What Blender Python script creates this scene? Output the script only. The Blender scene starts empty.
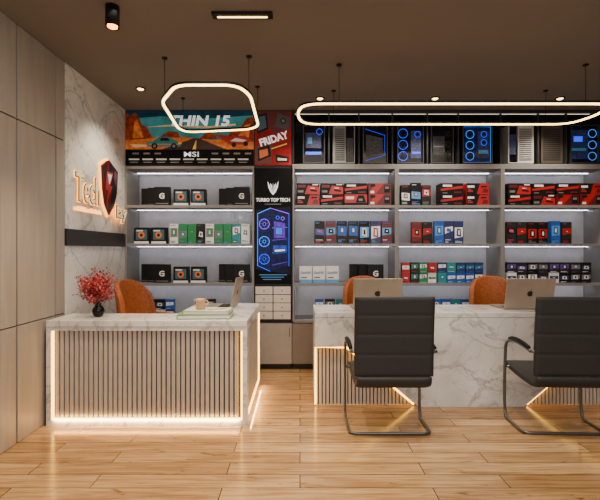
import bpy, math, random
from mathutils import Vector, Matrix
random.seed(11)
COL = bpy.context.scene.collection
FPX, EYE = 420.0, 1.3
SHELF_Y = 4.55                      # front plane of the shelving
def bx(px): return (px-300)*SHELF_Y/FPX      # survey of the shelving front, metres
def bz(py): return EYE-(py-250)*SHELF_Y/FPX

# ---------------------------------------------------------------- materials
def lin(c):
    out=[]
    for v in c:
        v=v/255.0
        out.append(v/12.92 if v<=0.04045 else ((v+0.055)/1.055)**2.4)
    return (out[0],out[1],out[2],1.0)
MATS={}
def mat(name,c,rough=.5,metal=0.0,es=0.0,var=.06,scale=12.0,coat=0.0,bump=0.0,ec=None,spec=None):
    if name in MATS: return MATS[name]
    m=bpy.data.materials.new(name); m.use_nodes=True
    nt=m.node_tree; b=nt.nodes['Principled BSDF']
    b.inputs['Roughness'].default_value=rough
    b.inputs['Metallic'].default_value=metal
    if spec is not None: b.inputs['Specular IOR Level'].default_value=spec
    if coat: b.inputs['Coat Weight'].default_value=coat
    tc=nt.nodes.new('ShaderNodeTexCoord'); no=nt.nodes.new('ShaderNodeTexNoise')
    no.inputs['Scale'].default_value=scale; no.inputs['Detail'].default_value=3
    nt.links.new(tc.outputs['Object'],no.inputs['Vector'])
    r=nt.nodes.new('ShaderNodeValToRGB'); L=lin(c)
    r.color_ramp.elements[0].position=.3; r.color_ramp.elements[1].position=.7
    r.color_ramp.elements[0].color=tuple(min(1,x*(1-var)) for x in L[:3])+(1,)
    r.color_ramp.elements[1].color=tuple(min(1,x*(1+var)) for x in L[:3])+(1,)
    nt.links.new(no.outputs['Fac'],r.inputs['Fac']); nt.links.new(r.outputs['Color'],b.inputs['Base Color'])
    if es:
        b.inputs['Emission Color'].default_value=lin(ec or c); b.inputs['Emission Strength'].default_value=es
    if bump:
        bp=nt.nodes.new('ShaderNodeBump'); bp.inputs['Strength'].default_value=bump; bp.inputs['Distance'].default_value=.005
        nt.links.new(no.outputs['Fac'],bp.inputs['Height']); nt.links.new(bp.outputs['Normal'],b.inputs['Normal'])
    MATS[name]=m; return m

def marble_mat():
    m=bpy.data.materials.new('marble'); m.use_nodes=True; nt=m.node_tree; N=nt.nodes; K=nt.links
    b=N['Principled BSDF']; b.inputs['Roughness'].default_value=.22
    tc=N.new('ShaderNodeTexCoord')
    mp=N.new('ShaderNodeMapping'); mp.inputs['Rotation'].default_value=(.4,.6,.9)
    K.new(tc.outputs['Object'],mp.inputs['Vector'])
    base=(1,1,1,1)
    def veins(scale,w,dark,dist,src):
        n1=N.new('ShaderNodeTexNoise'); n1.inputs['Scale'].default_value=scale; n1.inputs['Detail'].default_value=7
        n1.inputs['Roughness'].default_value=.55; n1.inputs['Distortion'].default_value=dist
        K.new(src,n1.inputs['Vector'])
        r1=N.new('ShaderNodeValToRGB'); e=r1.color_ramp.elements
        e[0].position=.0; e[0].color=base; e[1].position=1; e[1].color=base
        for p,c in ((.5-w*3,base),(.5-w*.5,(dark+.12,dark+.115,dark+.11,1)),(.5,(dark,dark*.985,dark*.98,1)),(.5+w,base)):
            x=e.new(p); x.color=c
        K.new(n1.outputs['Fac'],r1.inputs['Fac']); return r1.outputs[0]
    a=veins(1.5,.013,.54,1.6,mp.outputs[0]); c=veins(3.4,.009,.72,1.0,mp.outputs[0])
    n2=N.new('ShaderNodeTexNoise'); n2.inputs['Scale'].default_value=2.2; n2.inputs['Detail'].default_value=5
    K.new(mp.outputs[0],n2.inputs['Vector'])
    r2=N.new('ShaderNodeValToRGB'); r2.color_ramp.elements[0].position=.35; r2.color_ramp.elements[1].position=.65
    r2.color_ramp.elements[0].color=lin((198,195,193)); r2.color_ramp.elements[1].color=lin((230,228,225))
    K.new(n2.outputs['Fac'],r2.inputs['Fac'])
    cur=r2.outputs[0]
    for s in (a,c):
        mx=N.new('ShaderNodeMixRGB'); mx.blend_type='MULTIPLY'; mx.inputs[0].default_value=.85
        K.new(cur,mx.inputs[1]); K.new(s,mx.inputs[2]); cur=mx.outputs[0]
    K.new(cur,b.inputs['Base Color'])
    return m
def wood_mat(name,c1,c2,stretch,rough=.45):
    m=bpy.data.materials.new(name); m.use_nodes=True; nt=m.node_tree; N=nt.nodes; K=nt.links
    b=N['Principled BSDF']; b.inputs['Roughness'].default_value=rough
    tc=N.new('ShaderNodeTexCoord'); mp=N.new('ShaderNodeMapping'); mp.inputs['Scale'].default_value=stretch
    K.new(tc.outputs['Object'],mp.inputs['Vector'])
    n=N.new('ShaderNodeTexNoise'); n.inputs['Scale'].default_value=3; n.inputs['Detail'].default_value=6; n.inputs['Distortion'].default_value=.6
    K.new(mp.outputs[0],n.inputs['Vector'])
    r=N.new('ShaderNodeValToRGB'); r.color_ramp.elements[0].position=.3; r.color_ramp.elements[1].position=.7
    r.color_ramp.elements[0].color=lin(c1); r.color_ramp.elements[1].color=lin(c2)
    K.new(n.outputs['Fac'],r.inputs['Fac']); K.new(r.outputs[0],b.inputs['Base Color'])
    return m
def floor_mat():
    m=bpy.data.materials.new('oak_plank_floor'); m.use_nodes=True; nt=m.node_tree; N=nt.nodes; K=nt.links
    b=N['Principled BSDF']; b.inputs['Roughness'].default_value=.16
    tc=N.new('ShaderNodeTexCoord')
    br=N.new('ShaderNodeTexBrick'); br.offset=.37; br.offset_frequency=2
    br.inputs['Scale'].default_value=1; br.inputs['Brick Width'].default_value=1.15; br.inputs['Row Height'].default_value=.135
    br.inputs['Mortar Size'].default_value=.003; br.inputs['Mortar Smooth'].default_value=.2; br.inputs['Bias'].default_value=-.1
    br.inputs['Color1'].default_value=lin((208,172,124)); br.inputs['Color2'].default_value=lin((174,136,92))
    br.inputs['Mortar'].default_value=lin((62,44,28))
    K.new(tc.outputs['Object'],br.inputs['Vector'])
    off=N.new('ShaderNodeVectorMath'); off.operation='MULTIPLY_ADD'; off.inputs[1].default_value=(40,40,40)
    K.new(br.outputs['Color'],off.inputs[0]); K.new(tc.outputs['Object'],off.inputs[2])
    def layer(cur,stretch,scale,lo,hi,dark,amt,dist):
        mp=N.new('ShaderNodeMapping'); mp.inputs['Scale'].default_value=stretch
        K.new(off.outputs[0],mp.inputs['Vector'])
        n=N.new('ShaderNodeTexNoise'); n.inputs['Scale'].default_value=scale; n.inputs['Detail'].default_value=7; n.inputs['Distortion'].default_value=dist
        K.new(mp.outputs[0],n.inputs['Vector'])
        r=N.new('ShaderNodeValToRGB'); r.color_ramp.elements[0].position=lo; r.color_ramp.elements[1].position=hi
        r.color_ramp.elements[0].color=dark; r.color_ramp.elements[1].color=(1,1,1,1)
        K.new(n.outputs['Fac'],r.inputs['Fac'])
        mx=N.new('ShaderNodeMixRGB'); mx.blend_type='MULTIPLY'; mx.inputs[0].default_value=amt
        K.new(cur,mx.inputs[1]); K.new(r.outputs[0],mx.inputs[2]); return mx.outputs[0]
    cur=layer(br.outputs['Color'],(1.2,22,1),2.2,.33,.61,(.58,.48,.38,1),.92,.8)
    cur=layer(cur,(.9,5,1),1.5,.34,.63,(.72,.65,.57,1),.85,.5)
    cur=layer(cur,(2.2,8,1),2.6,.27,.37,(.34,.25,.17,1),.9,1.2)
    K.new(cur,b.inputs['Base Color'])
    bp=N.new('ShaderNodeBump'); bp.inputs['Strength'].default_value=.3; bp.inputs['Distance'].default_value=.003
    K.new(br.outputs['Fac'],bp.inputs['Height']); bp.invert=True; K.new(bp.outputs[0],b.inputs['Normal'])
    return m

MARBLE=marble_mat()
FLOOR=floor_mat()
WALLWOOD=wood_mat('taupe_wall_panel',(148,140,131),(160,152,143),(6,6,.6),.42)
SLAT=mat('greige_slat',(178,168,158),.5)
SLATBACK=mat('slat_backing',(62,56,52),.7)
CEIL=mat('taupe_ceiling',(122,115,109),.8,var=.03,scale=2)
PLASTER=mat('grey_plaster',(150,142,135),.8)
BLACK=mat('matt_black',(14,14,16),.5,spec=.25)
GLOSSBLACK=mat('gloss_black',(10,10,13),.15,spec=.3)
DARK=mat('charcoal_laminate',(34,33,36),.5,spec=.3)
GREYSHELF=mat('grey_shelf_laminate',(126,124,124),.5)
BACKPANEL=mat('pale_grey_back_panel',(184,184,188),.6)
CABGREY=mat('greige_cabinet',(158,150,142),.5)
CABBROWN=mat('brown_cabinet',(120,108,98),.5)
DRAWERWHITE=mat('off_white_drawer',(212,204,194),.45)
LEDW=mat('warm_led',(255,190,80),.5,es=8,var=0)
LEDC=mat('cool_led',(244,244,255),.5,es=13,var=0)
LEDN=mat('niche_fill_led',(255,236,214),.5,es=1.2,var=0)
LEDR=mat('pendant_diffuser',(255,210,126),.5,es=8,var=0)
AMBER=mat('amber_bulb',(255,150,50),.4,es=10,var=0)
WHITE=mat('white_print',(228,228,228),.5,var=.02)
WHITEG=mat('white_glow_print',(240,240,245),.5,es=.5,var=.0)
RED=mat('red_print',(168,16,20),.4)
DRED=mat('dark_red_print',(92,10,16),.4)
BLUE=mat('blue_print',(26,84,176),.4)
LBLUE=mat('light_blue_print',(76,150,215),.4)
GREEN=mat('green_print',(24,124,72),.4)
TEAL=mat('teal_print',(30,130,140),.4)
ORANGE=mat('orange_print',(235,110,30),.4)
YELLOW=mat('yellow_print',(240,200,60),.4)
PURPLE=mat('purple_print',(90,60,140),.4)
PINKP=mat('pink_print',(200,60,110),.4)
GREYP=mat('grey_print',(110,110,116),.4)
BLUEGLOW=mat('blue_fan_light',(16,70,255),.4,es=1.4,var=0)
CYANGLOW=mat('cyan_fan_light',(40,140,255),.4,es=1.3,var=0)
PURPGLOW=mat('purple_fan_light',(130,60,240),.4,es=1.2,var=0)
SILVER=mat('brushed_silver',(168,154,138),.4,metal=.45)
STEEL=mat('grey_steel_tube',(100,100,102),.32,metal=.75)
LEATHER=mat('charcoal_leather',(45,45,46),.55,bump=.15,scale=60,spec=.3)
TAN=mat('tan_leather',(150,80,38),.55,bump=.5,scale=50,spec=.3,var=.25)

# ---------------------------------------------------------------- mesh builder
def FRONT(o=(0,0,0)):   # lettering facing -Y
    return Matrix(((1,0,0,o[0]),(0,0,-1,o[1]),(0,1,0,o[2]),(0,0,0,1)))
def FACEX(o=(0,0,0)):   # lettering facing +X
    return Matrix(((0,0,1,o[0]),(1,0,0,o[1]),(0,1,0,o[2]),(0,0,0,1)))
class MB:
    def __init__(s): s.v=[];s.f=[];s.mi=[];s.mats=[];s.sm=[]
    def _m(s,m):
        if m not in s.mats: s.mats.append(m)
        return s.mats.index(m)
    def add(s,vs,fs,m,smooth=False):
        o=len(s.v); s.v+= [tuple(v) for v in vs]; k=s._m(m)
        for f in fs: s.f.append([i+o for i in f]); s.mi.append(k); s.sm.append(smooth)
        return s
    def box(s,a,b,m):
        x0,x1=sorted((a[0],b[0]));y0,y1=sorted((a[1],b[1]));z0,z1=sorted((a[2],b[2]))
        return s.add([(x0,y0,z0),(x1,y0,z0),(x1,y1,z0),(x0,y1,z0),(x0,y0,z1),(x1,y0,z1),(x1,y1,z1),(x0,y1,z1)],
          [(0,3,2,1),(4,5,6,7),(0,1,5,4),(1,2,6,5),(2,3,7,6),(3,0,4,7)],m)
    def prism(s,pts,y0,y1,m):    # polygon in x,z (counter-clockwise seen from -Y) extruded in y
        n=len(pts); vs=[(x,y0,z) for x,z in pts]+[(x,y1,z) for x,z in pts]
        fs=[tuple(range(n)),tuple(range(2*n-1,n-1,-1))]
        for i in range(n): j=(i+1)%n; fs.append((j,i,i+n,j+n))
        return s.add(vs,fs,m)
    def prismz(s,pts,z0,z1,m):
        n=len(pts); vs=[(x,y,z0) for x,y in pts]+[(x,y,z1) for x,y in pts]
        fs=[tuple(range(n-1,-1,-1)),tuple(range(n,2*n))]
        for i in range(n): j=(i+1)%n; fs.append((i,j,j+n,i+n))
        return s.add(vs,fs,m)
    def quad(s,pts,y,m):          # flat polygon in x,z at depth y
        return s.add([(x,y,z) for x,z in pts],[tuple(range(len(pts)))],m)
    def disc(s,cx,cz,r,y,m,n=20):
        return s.quad([(cx+r*math.cos(2*math.pi*i/n),cz+r*math.sin(2*math.pi*i/n)) for i in range(n)],y,m)
    def tube(s,path,r,m,n=10,closed=False):
        P=[Vector(p) for p in path]; L=len(P); rings=[]
        ref=None
        for i in range(L):
            a=P[(i-1)%L] if (closed or i>0) else P[i]; b=P[(i+1)%L] if (closed or i<L-1) else P[i]
            t=(b-a).normalized()
            if ref is None:
                ref=Vector((0,0,1)) if abs(t.z)<.9 else Vector((1,0,0))
            u=(ref-t*ref.dot(t))
            if u.length<1e-4: u=t.orthogonal()
            u.normalize(); ref=u; w=t.cross(u)
            rr=r[i] if isinstance(r,(list,tuple)) else r
            rings.append([P[i]+(u*math.cos(2*math.pi*k/n)+w*math.sin(2*math.pi*k/n))*rr for k in range(n)])
        vs=[v for R in rings for v in R]; fs=[]
        for i in range(L if closed else L-1):
            j=(i+1)%L
            for k in range(n):
                q=(k+1)%n; fs.append((i*n+k,i*n+q,j*n+q,j*n+k))
        if not closed:
            fs.append(tuple(range(n-1,-1,-1))); fs.append(tuple((L-1)*n+k for k in range(n)))
        return s.add(vs,fs,m,True)
    def band(s,path,hw,z0,z1,m):   # closed flat loop, rectangular section, path in xy
        P=[Vector((p[0],p[1],0)) for p in path]; L=len(P); vs=[];fs=[]
        for i in range(L):
            t=(P[(i+1)%L]-P[i-1]).normalized(); nn=Vector((t.y,-t.x,0))
            for a,z in ((hw,z0),(hw,z1),(-hw,z1),(-hw,z0)):
                q=P[i]+nn*a; vs.append((q.x,q.y,z))
        for i in range(L):
            j=(i+1)%L
            for k in range(4):
                q=(k+1)%4; fs.append((i*4+k,j*4+k,j*4+q,i*4+q))
        return s.add(vs,fs,m)
    def lathe(s,prof,c,m,n=28):
        vs=[];fs=[]
        for r,z in prof:
            for k in range(n):
                a=2*math.pi*k/n; vs.append((c[0]+r*math.cos(a),c[1]+r*math.sin(a),c[2]+z))
        for i in range(len(prof)-1):
            for k in range(n):
                q=(k+1)%n; fs.append((i*n+k,i*n+q,(i+1)*n+q,(i+1)*n+k))
        fs.append(tuple(range(n-1,-1,-1))); fs.append(tuple((len(prof)-1)*n+k for k in range(n)))
        return s.add(vs,fs,m,True)
    def text(s,body,size,M,m,ext=.0006,align='CENTER',offset=0,shear=0,width=None,kx=None):
        cu=bpy.data.curves.new('t','FONT'); cu.body=body; cu.size=size; cu.extrude=ext; cu.align_x=align; cu.offset=offset; cu.shear=shear
        cu.resolution_u=3
        ob=bpy.data.objects.new('t',cu); COL.objects.link(ob); bpy.context.view_layer.update()
        me=bpy.data.meshes.new_from_object(ob.evaluated_get(bpy.context.evaluated_depsgraph_get()))
        k=kx or 1.0
        if width:
            xs=[v.co.x for v in me.vertices]
            if xs: k=width/(max(xs)-min(xs))
        s.kx=k
        vs=[M@Vector((v.co.x*k,v.co.y,v.co.z)) for v in me.vertices]; fs=[tuple(p.vertices) for p in me.polygons]
        s.add(vs,fs,m); bpy.data.objects.remove(ob); bpy.data.curves.remove(cu); bpy.data.meshes.remove(me); return s
    def mesh(s,name):
        me=bpy.data.meshes.new(name); me.from_pydata(s.v,[],s.f)
        for m in s.mats: me.materials.append(m)
        me.polygons.foreach_set('material_index',s.mi); me.polygons.foreach_set('use_smooth',s.sm); me.update(); return me
def part(name,mb,parent,loc=(0,0,0),rot=(0,0,0),bevel=0,label=None,seg=2):
    o=bpy.data.objects.new(name,mb if isinstance(mb,bpy.types.Mesh) else mb.mesh(name)); COL.objects.link(o)
    o.parent=parent; o.location=loc; o.rotation_euler=rot
    if bevel:
        b=o.modifiers.new('bevel','BEVEL'); b.width=bevel; b.segments=seg; b.limit_method='ANGLE'; b.angle_limit=.7
    if label: o['label']=label
    return o
def thing(name,label,cat,loc=(0,0,0),rot=0,group=None,mb=None,bevel=0):
    o=bpy.data.objects.new(name,None if mb is None else (mb if isinstance(mb,bpy.types.Mesh) else mb.mesh(name)))
    COL.objects.link(o); o.location=loc; o.rotation_euler=(0,0,rot); o['label']=label; o['category']=cat
    if mb is None: o.empty_display_size=.1
    if group: o['group']=group
    if bevel:
        b=o.modifiers.new('bevel','BEVEL'); b.width=bevel; b.segments=2; b.limit_method='ANGLE'
    return o
def structure(name,mb,bevel=0):
    o=bpy.data.objects.new(name,mb.mesh(name)); COL.objects.link(o); o['kind']='structure'
    if bevel:
        b=o.modifiers.new('bevel','BEVEL'); b.width=bevel; b.segments=2; b.limit_method='ANGLE'
    return o
def arc(p0,c,p1,n=6):
    p0,c,p1=Vector(p0),Vector(c),Vector(p1)
    return [p0*(1-u)**2+c*2*u*(1-u)+p1*u*u for u in [i/n for i in range(n+1)]]

# ---------------------------------------------------------------- room
XL,XR,YB,YF,H=-1.90,3.44,4.96,-2.6,2.82
structure('floor',MB().box((XL-.1,YF,-.1),(XR+.1,YB+.1,0),FLOOR))
structure('ceiling',MB().box((XL-.1,YF,H),(XR+.1,YB+.1,H+.1),CEIL))
structure('wall_back',MB().box((XL-.1,YB,0),(XR+.1,YB+.1,H),PLASTER))
structure('wall_left',MB().box((XL-.1,YF,0),(XL-.022,YB,H),DARK))
structure('wall_right',MB().box((XR,YF,0),(XR+.1,YB,H),PLASTER))
k=1
ys=[-2.6,-1.4,-.2,.6,1.4,2.08,2.655,2.82,3.27,3.40]
for i in range(len(ys)-1):
    for z0,z1 in ((0.0,.79),(.79,2.18),(2.18,H)):
        structure('trim_%d'%k,MB().box((XL-.021,ys[i]+.008,z0+.004),(XL,ys[i+1]-.008,z1-.004),WALLWOOD),.002); k+=1
structure('trim_%d'%k,MB().box((XL-.021,3.402,0.0),(XL,YB,1.335),MARBLE)); k+=1
structure('trim_%d'%k,MB().box((XL-.021,3.402,1.475),(XL,YB,H),MARBLE)); k+=1
structure('trim_%d'%k,MB().box((XL-.021,3.402,1.336),(XL+.012,SHELF_Y-.002,1.474),mat('dark_band',(40,38,42),.4))); k+=1

# ---------------------------------------------------------------- shelving
YI=4.93
ROWS=[.54,bz(283),bz(243.5),bz(205)]
TOP=bz(166)
def shelving(x0,x1,label,group=None):
    t=thing('shelving_unit',label,'shelf',((x0+x1)/2,SHELF_Y,.52),group=group)
    w=(x1-x0)/2; D=YI-SHELF_Y; h=TOP-.52
    part('back_panel',MB().box((-w,D-.015,0),(w,D,h),BACKPANEL),t)
    for sx in (-1,1):
        part('side_panel',MB().box((sx*w,0,0),(sx*(w-.02),D-.016,h),GREYSHELF),t,bevel=.001)
    for z in ROWS+[TOP]:
        part('shelf_board',MB().box((-w+.021,.002,z-.52-.03),(w-.021,D-.016,z-.52-.001),GREYSHELF),t,bevel=.001)
    for z in ROWS[1:]+[TOP]:
        part('led_strip',MB().box((-w+.03,.27,z-.52-.034),(w-.03,.282,z-.52-.031),LEDC),t,label='thin cool white light strip')
    return t
BAYS=[(bx(292.5),bx(397)),(bx(397),bx(503)),(bx(503),bx(608))]
XA=XL+.002
shelving(XA,bx(254),'grey open shelving unit with lit shelves beside the marble wall')
for a,b in BAYS: shelving(a+.001,b-.001,'grey open shelving unit with lit shelves and product boxes','tall shelving bays')
def base_cab(x0,x1,m,label,doors=2):
    t=thing('base_cabinet',label,'cabinet',((x0+x1)/2,SHELF_Y+.002,0),group='base cabinets below the shelving')
    w=(x1-x0)/2; D=YI-SHELF_Y-.002
    part('body',MB().box((-w,.02,.06),(w,D,.505),m).box((-w+.01,.05,0),(w-.01,D,.06),DARK),t,bevel=.001)
    for i in range(doors):
        a=-w+i*2*w/doors; b=a+2*w/doors
        d=part('door',MB().box((a+.003,0,.065),(b-.003,.018,.5),m),t,bevel=.001)
        part('handle',MB().box((b-.03,-.012,.36),(b-.022,-.001,.46),STEEL),d)
base_cab(XA,bx(254)-.001,CABGREY,'greige base cabinet with flat doors below open shelves',3)
base_cab(bx(254)+.001,bx(292)-.001,CABGREY,'narrow greige base cabinet below white drawers',1)
base_cab(bx(292)+.001,bx(397)-.001,CABBROWN,'brown base cabinet with flat doors below open shelves',4)
base_cab(bx(397)+.001,bx(503)-.001,CABBROWN,'brown base cabinet with flat doors below open shelves',4)
base_cab(bx(503)+.001,bx(608)-.001,CABBROWN,'brown base cabinet with flat doors below open shelves',4)
# poster / drawer column
xc0,xc1=bx(254)+.001,bx(292)-.001; cw=(xc1-xc0)/2; D=YI-SHELF_Y
t=thing('drawer_tower','tall dark tower with small white drawers at its foot','cabinet',((xc0+xc1)/2,SHELF_Y,.52))
part('body',MB().box((-cw,.02,0),(cw,D,H-.53),DARK),t,bevel=.002)
for c in range(2):
    for r in range(4):
        a=-cw+.015+c*(cw-.01); z=.03+r*.09
        d=part('drawer',MB().box((a,.0,z),(a+cw-.02,.018,z+.082),DRAWERWHITE),t,bevel=.002)
        part('knob',MB().lathe([(.004,0),(.008,.004),(.006,.01)],(0,0,0),STEEL,10),d,loc=(a+cw/2-.01,-.001,z+.04),rot=(math.pi/2,0,0))
# vertical poster
y=SHELF_Y+.010
pz0,pz1=bz(284),bz(168); px0,px1=xc0+.006,xc1-.006; pw=(px1-px0)/2; ph=pz1-pz0
NAVY=mat('navy_print',(12,24,60),.5,es=.06,spec=.2)
PB=mat('black_poster',(8,9,14),.6,spec=.12)
TA=mat('tower_art',(20,30,84),.5,es=.12,var=.5,scale=30,spec=.2)
TB=mat('tower_art_side',(40,70,170),.5,es=.3,var=.6,scale=22,spec=.2)
PURPA=mat('tower_art_purple',(96,50,190),.5,es=.35,var=.4,scale=25,spec=.2)
p=MB().box((-pw,0,0),(pw,.009,ph),PB)
p.quad([(-.19,.16),(.19,.10),(.19,.84),(-.19,.80)],-.0006,mat('art_haze',(10,16,52),.5,es=.12,var=.7,scale=9,spec=.2))
p.quad([(-.165,.20),(-.03,.14),(-.03,.82),(-.165,.76)],-.0010,TA)
p.quad([(-.025,.14),(.17,.20),(.17,.76),(-.025,.82)],-.0010,mat('art_glass',(14,26,74),.5,es=.15,var=.7,scale=18,spec=.2))
for q in range(4): p.quad([(-.01,.20+.005*q+q*.13),(.155,.235+q*.125),(.155,.243+q*.125),(-.01,.208+.005*q+q*.13)],-.0014,LBLUE if q%2 else PURPA)
p.quad([(.01,.50),(.13,.50),(.13,.66),(.01,.68)],-.0016,PURPA)
p.quad([(.03,.53),(.10,.53),(.10,.62),(.03,.63)],-.0020,TB)
for q in range(5): p.quad([(.035+q*.013,.54),(.040+q*.013,.54),(.040+q*.013,.61),(.035+q*.013,.61)],-.0023,CYANGLOW)
p.quad([(.0,.32),(.15,.34),(.15,.42),(.0,.42)],-.0016,TB); p.quad([(.02,.35),(.13,.36),(.13,.375),(.02,.37)],-.002,WHITEG)
p.quad([(.0,.70),(.14,.68),(.14,.73),(.0,.76)],-.0016,TA); p.disc(.05,.72,.02,-.002,BLUEGLOW); p.disc(.05,.72,.014,-.0023,PB); p.disc(.105,.71,.02,-.002,PURPGLOW); p.disc(.105,.71,.014,-.0023,PB)
def ring(b,cx,cz,R,yy,m1,m2):
    b.disc(cx,cz,R,yy,m1,24); b.disc(cx,cz,R*.88,yy-.0003,m2,24)
    for a in range(7):
        q=a*2*math.pi/7
        b.quad([(cx+R*.3*math.cos(q),cz+R*.3*math.sin(q)),(cx+R*.82*math.cos(q+.2),cz+R*.82*math.sin(q+.2)),(cx+R*.8*math.cos(q+.55),cz+R*.8*math.sin(q+.55))],yy-.0006,TB)
    b.disc(cx,cz,R*.32,yy-.0009,m1,16); b.disc(cx,cz,R*.24,yy-.0012,PB,14)
for zz,mm in ((.27,BLUEGLOW),(.46,CYANGLOW),(.65,PURPGLOW)): ring(p,-.095,zz,.058,-.0018,mm,TA)
p.quad([(-.17,.195),(-.165,.195),(-.165,.765),(-.17,.765)],-.0018,CYANGLOW); p.quad([(.17,.195),(.175,.195),(.175,.765),(.17,.765)],-.0018,BLUEGLOW)
p.quad([(-.165,.76),(-.03,.82),(-.03,.826),(-.165,.767)],-.0018,CYANGLOW); p.quad([(-.03,.82),(.17,.76),(.17,.767),(-.03,.826)],-.0018,PURPGLOW)
p.quad([(-.165,.20),(-.03,.14),(-.03,.134),(-.165,.193)],-.0018,BLUEGLOW)
for q in range(3): p.quad([(-.15+.02*q,.095-.025*q),(.15-.03*q,.095-.025*q),(.15-.03*q,.103-.025*q),(-.15+.02*q,.103-.025*q)],-.002,LBLUE)
# horned emblem: two curved prongs, centre spike
for sg in (-1,1):
    p.quad([(0,.965),(sg*.03,1.0),(sg*.052,1.05),(sg*.058,1.115),(sg*.040,1.075),(sg*.018,1.025),(0,.995)],-.001,WHITEG)
    p.quad([(sg*.010,1.02),(sg*.026,1.06),(sg*.030,1.095),(sg*.014,1.07)],-.001,WHITEG)
p.quad([(-.006,1.01),(.006,1.01),(0,1.10)],-.001,WHITEG)
p.text('TURBO TOP TECH',.052,FRONT((0,-.001,.895)),WHITEG,width=2*pw-.03,offset=.0012)
p.quad([(-.09,.862),(.09,.862),(.09,.870),(-.09,.870)],-.001,GREYP)
thing('advertising_poster','tall black poster with emblem, shop lettering and blue glowing computer','poster',((px0+px1)/2,y,pz0),mb=p)
# red poster
rz0,rz1=bz(165),H-.01; rh=rz1-rz0
p=MB().box((-cw+.006,0,0),(cw-.006,.009,rh),mat('poster_red',(150,18,22),.5,var=.4,scale=8,spec=.2))
p.quad([(-.19,.02),(-.02,.02),(.0,.25),(-.19,.2)],-.0006,DRED)
p.quad([(-.19,.36),(-.06,.42),(.02,.34),(.19,.40),(.19,.59),(-.19,.59)],-.0007,DRED)
p.quad([(-.17,.34),(-.05,.39),(-.07,.57),(-.18,.54)],-.0010,BLACK); p.quad([(-.16,.37),(-.07,.41),(-.085,.54),(-.17,.52)],-.0013,mat('device_screen',(60,90,110),.4))
p.quad([(.02,.42),(.17,.38),(.18,.52),(.05,.57)],-.0010,mat('device_grey',(70,60,70),.4)); p.disc(.11,.48,.03,-.0014,BLACK); p.disc(.11,.48,.018,-.0018,GREYP)
p.quad([(-.16,.04),(-.02,.10),(-.04,.22),(-.17,.18)],-.001,BLACK); p.quad([(-.145,.07),(-.05,.11),(-.06,.18),(-.15,.16)],-.0014,ORANGE)
p.quad([(.03,.03),(.17,.03),(.17,.09),(.03,.12)],-.001,BLACK); p.quad([(.05,.05),(.15,.05),(.15,.07),(.05,.08)],-.0014,WHITE)
R=Matrix.Rotation(.30,4,'Z')
p.text('FRIDAY',.11,FRONT((.015,-.0016,.25))@R,WHITEG,width=.32,offset=.004)
p.quad([(-.02,.17),(.15,.225),(.15,.24),(-.02,.185)],-.0016,YELLOW)
thing('advertising_poster','red sale poster with white slanted lettering and black gadgets','poster',((xc0+xc1)/2,y,rz0),mb=p)
# header above left shelving
hx0,hx1=XA,bx(254)-.001; hw=(hx1-hx0)/2
thing('header_cabinet','dark boxed header panel above the shelving','cabinet',((hx0+hx1)/2,SHELF_Y,TOP+.001),
      mb=MB().box((-hw,.02,0),(hw,D,H-TOP-.002),DARK))
bh=H-TOP-.02; bw=hw-.003; b0=.17
p=MB().box((-bw,0,0),(bw,.009,bh),mat('banner_sky',(64,158,176),.5,var=.4,scale=5,spec=.2))
p.quad([(-bw,0),(bw,0),(bw,b0),(-bw,b0)],-.0006,PB)
SAND=mat('banner_sand',(222,124,56),.5,var=.4,scale=18,spec=.2); ROCK=mat('banner_rock',(140,58,28),.5,var=.6,scale=26,spec=.2); PALE=mat('banner_pale',(244,204,150),.5,var=.2,spec=.2)
DEEP=mat('banner_deep_sky',(16,66,96),.5,var=.5,scale=6,spec=.2)
p.quad([(-bw,b0+.33),(-.3,b0+.36),(.1,b0+.33),(bw,b0+.37),(bw,bh),(-bw,bh)],-.0008,DEEP)
p.quad([(-.5,b0+.24),(-.2,b0+.27),(.2,b0+.25),(.5,b0+.28),(.5,b0+.26),(.2,b0+.23),(-.2,b0+.25)],-.0009,PALE)
p.quad([(-bw,b0),(bw,b0),(bw,b0+.13),(.25,b0+.10),(-.2,b0+.15),(-bw,b0+.10)],-.0010,SAND)
p.quad([(-bw,b0+.1),(-.40,b0+.12),(-.46,b0+.24),(-.52,b0+.27),(-.56,b0+.37),(-.60,b0+.40),(-.64,b0+.36),(-bw,b0+.40)],-.0013,ROCK)
p.quad([(-.62,b0+.12),(-.50,b0+.13),(-.53,b0+.23),(-.57,b0+.33),(-.60,b0+.3)],-.0016,SAND)
p.quad([(.34,b0+.10),(bw,b0+.08),(bw,b0+.36),(.62,b0+.34),(.56,b0+.25),(.47,b0+.23),(.42,b0+.15)],-.0013,ROCK)
p.quad([(.50,b0+.10),(.64,b0+.09),(.66,b0+.28),(.60,b0+.26)],-.0016,SAND)
p.quad([(-.34,b0+.12),(-.1,b0+.13),(-.13,b0+.19),(-.22,b0+.20),(-.28,b0+.17)],-.0013,ROCK)
p.quad([(.1,b0+.11),(.3,b0+.11),(.28,b0+.15),(.22,b0+.19),(.15,b0+.16)],-.0013,ROCK)
p.quad([(-.30,b0),(.40,b0),(.1,b0+.12),(.04,b0+.12)],-.0018,mat('banner_road',(66,52,54),.5,spec=.2))
p.quad([(.03,b0),(.07,b0),(.075,b0+.1),(.07,b0+.1)],-.0020,YELLOW)
p.quad([(-.46,b0+.03),(-.10,b0+.03),(-.08,b0+.07),(-.15,b0+.095),(-.22,b0+.135),(-.33,b0+.135),(-.40,b0+.09),(-.47,b0+.075)],-.0022,TEAL)
p.quad([(-.21,b0+.092),(-.32,b0+.092),(-.31,b0+.125),(-.235,b0+.125)],-.0025,BLACK)
p.quad([(-.44,b0+.05),(-.12,b0+.05),(-.12,b0+.06),(-.44,b0+.06)],-.0025,ORANGE)
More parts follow.
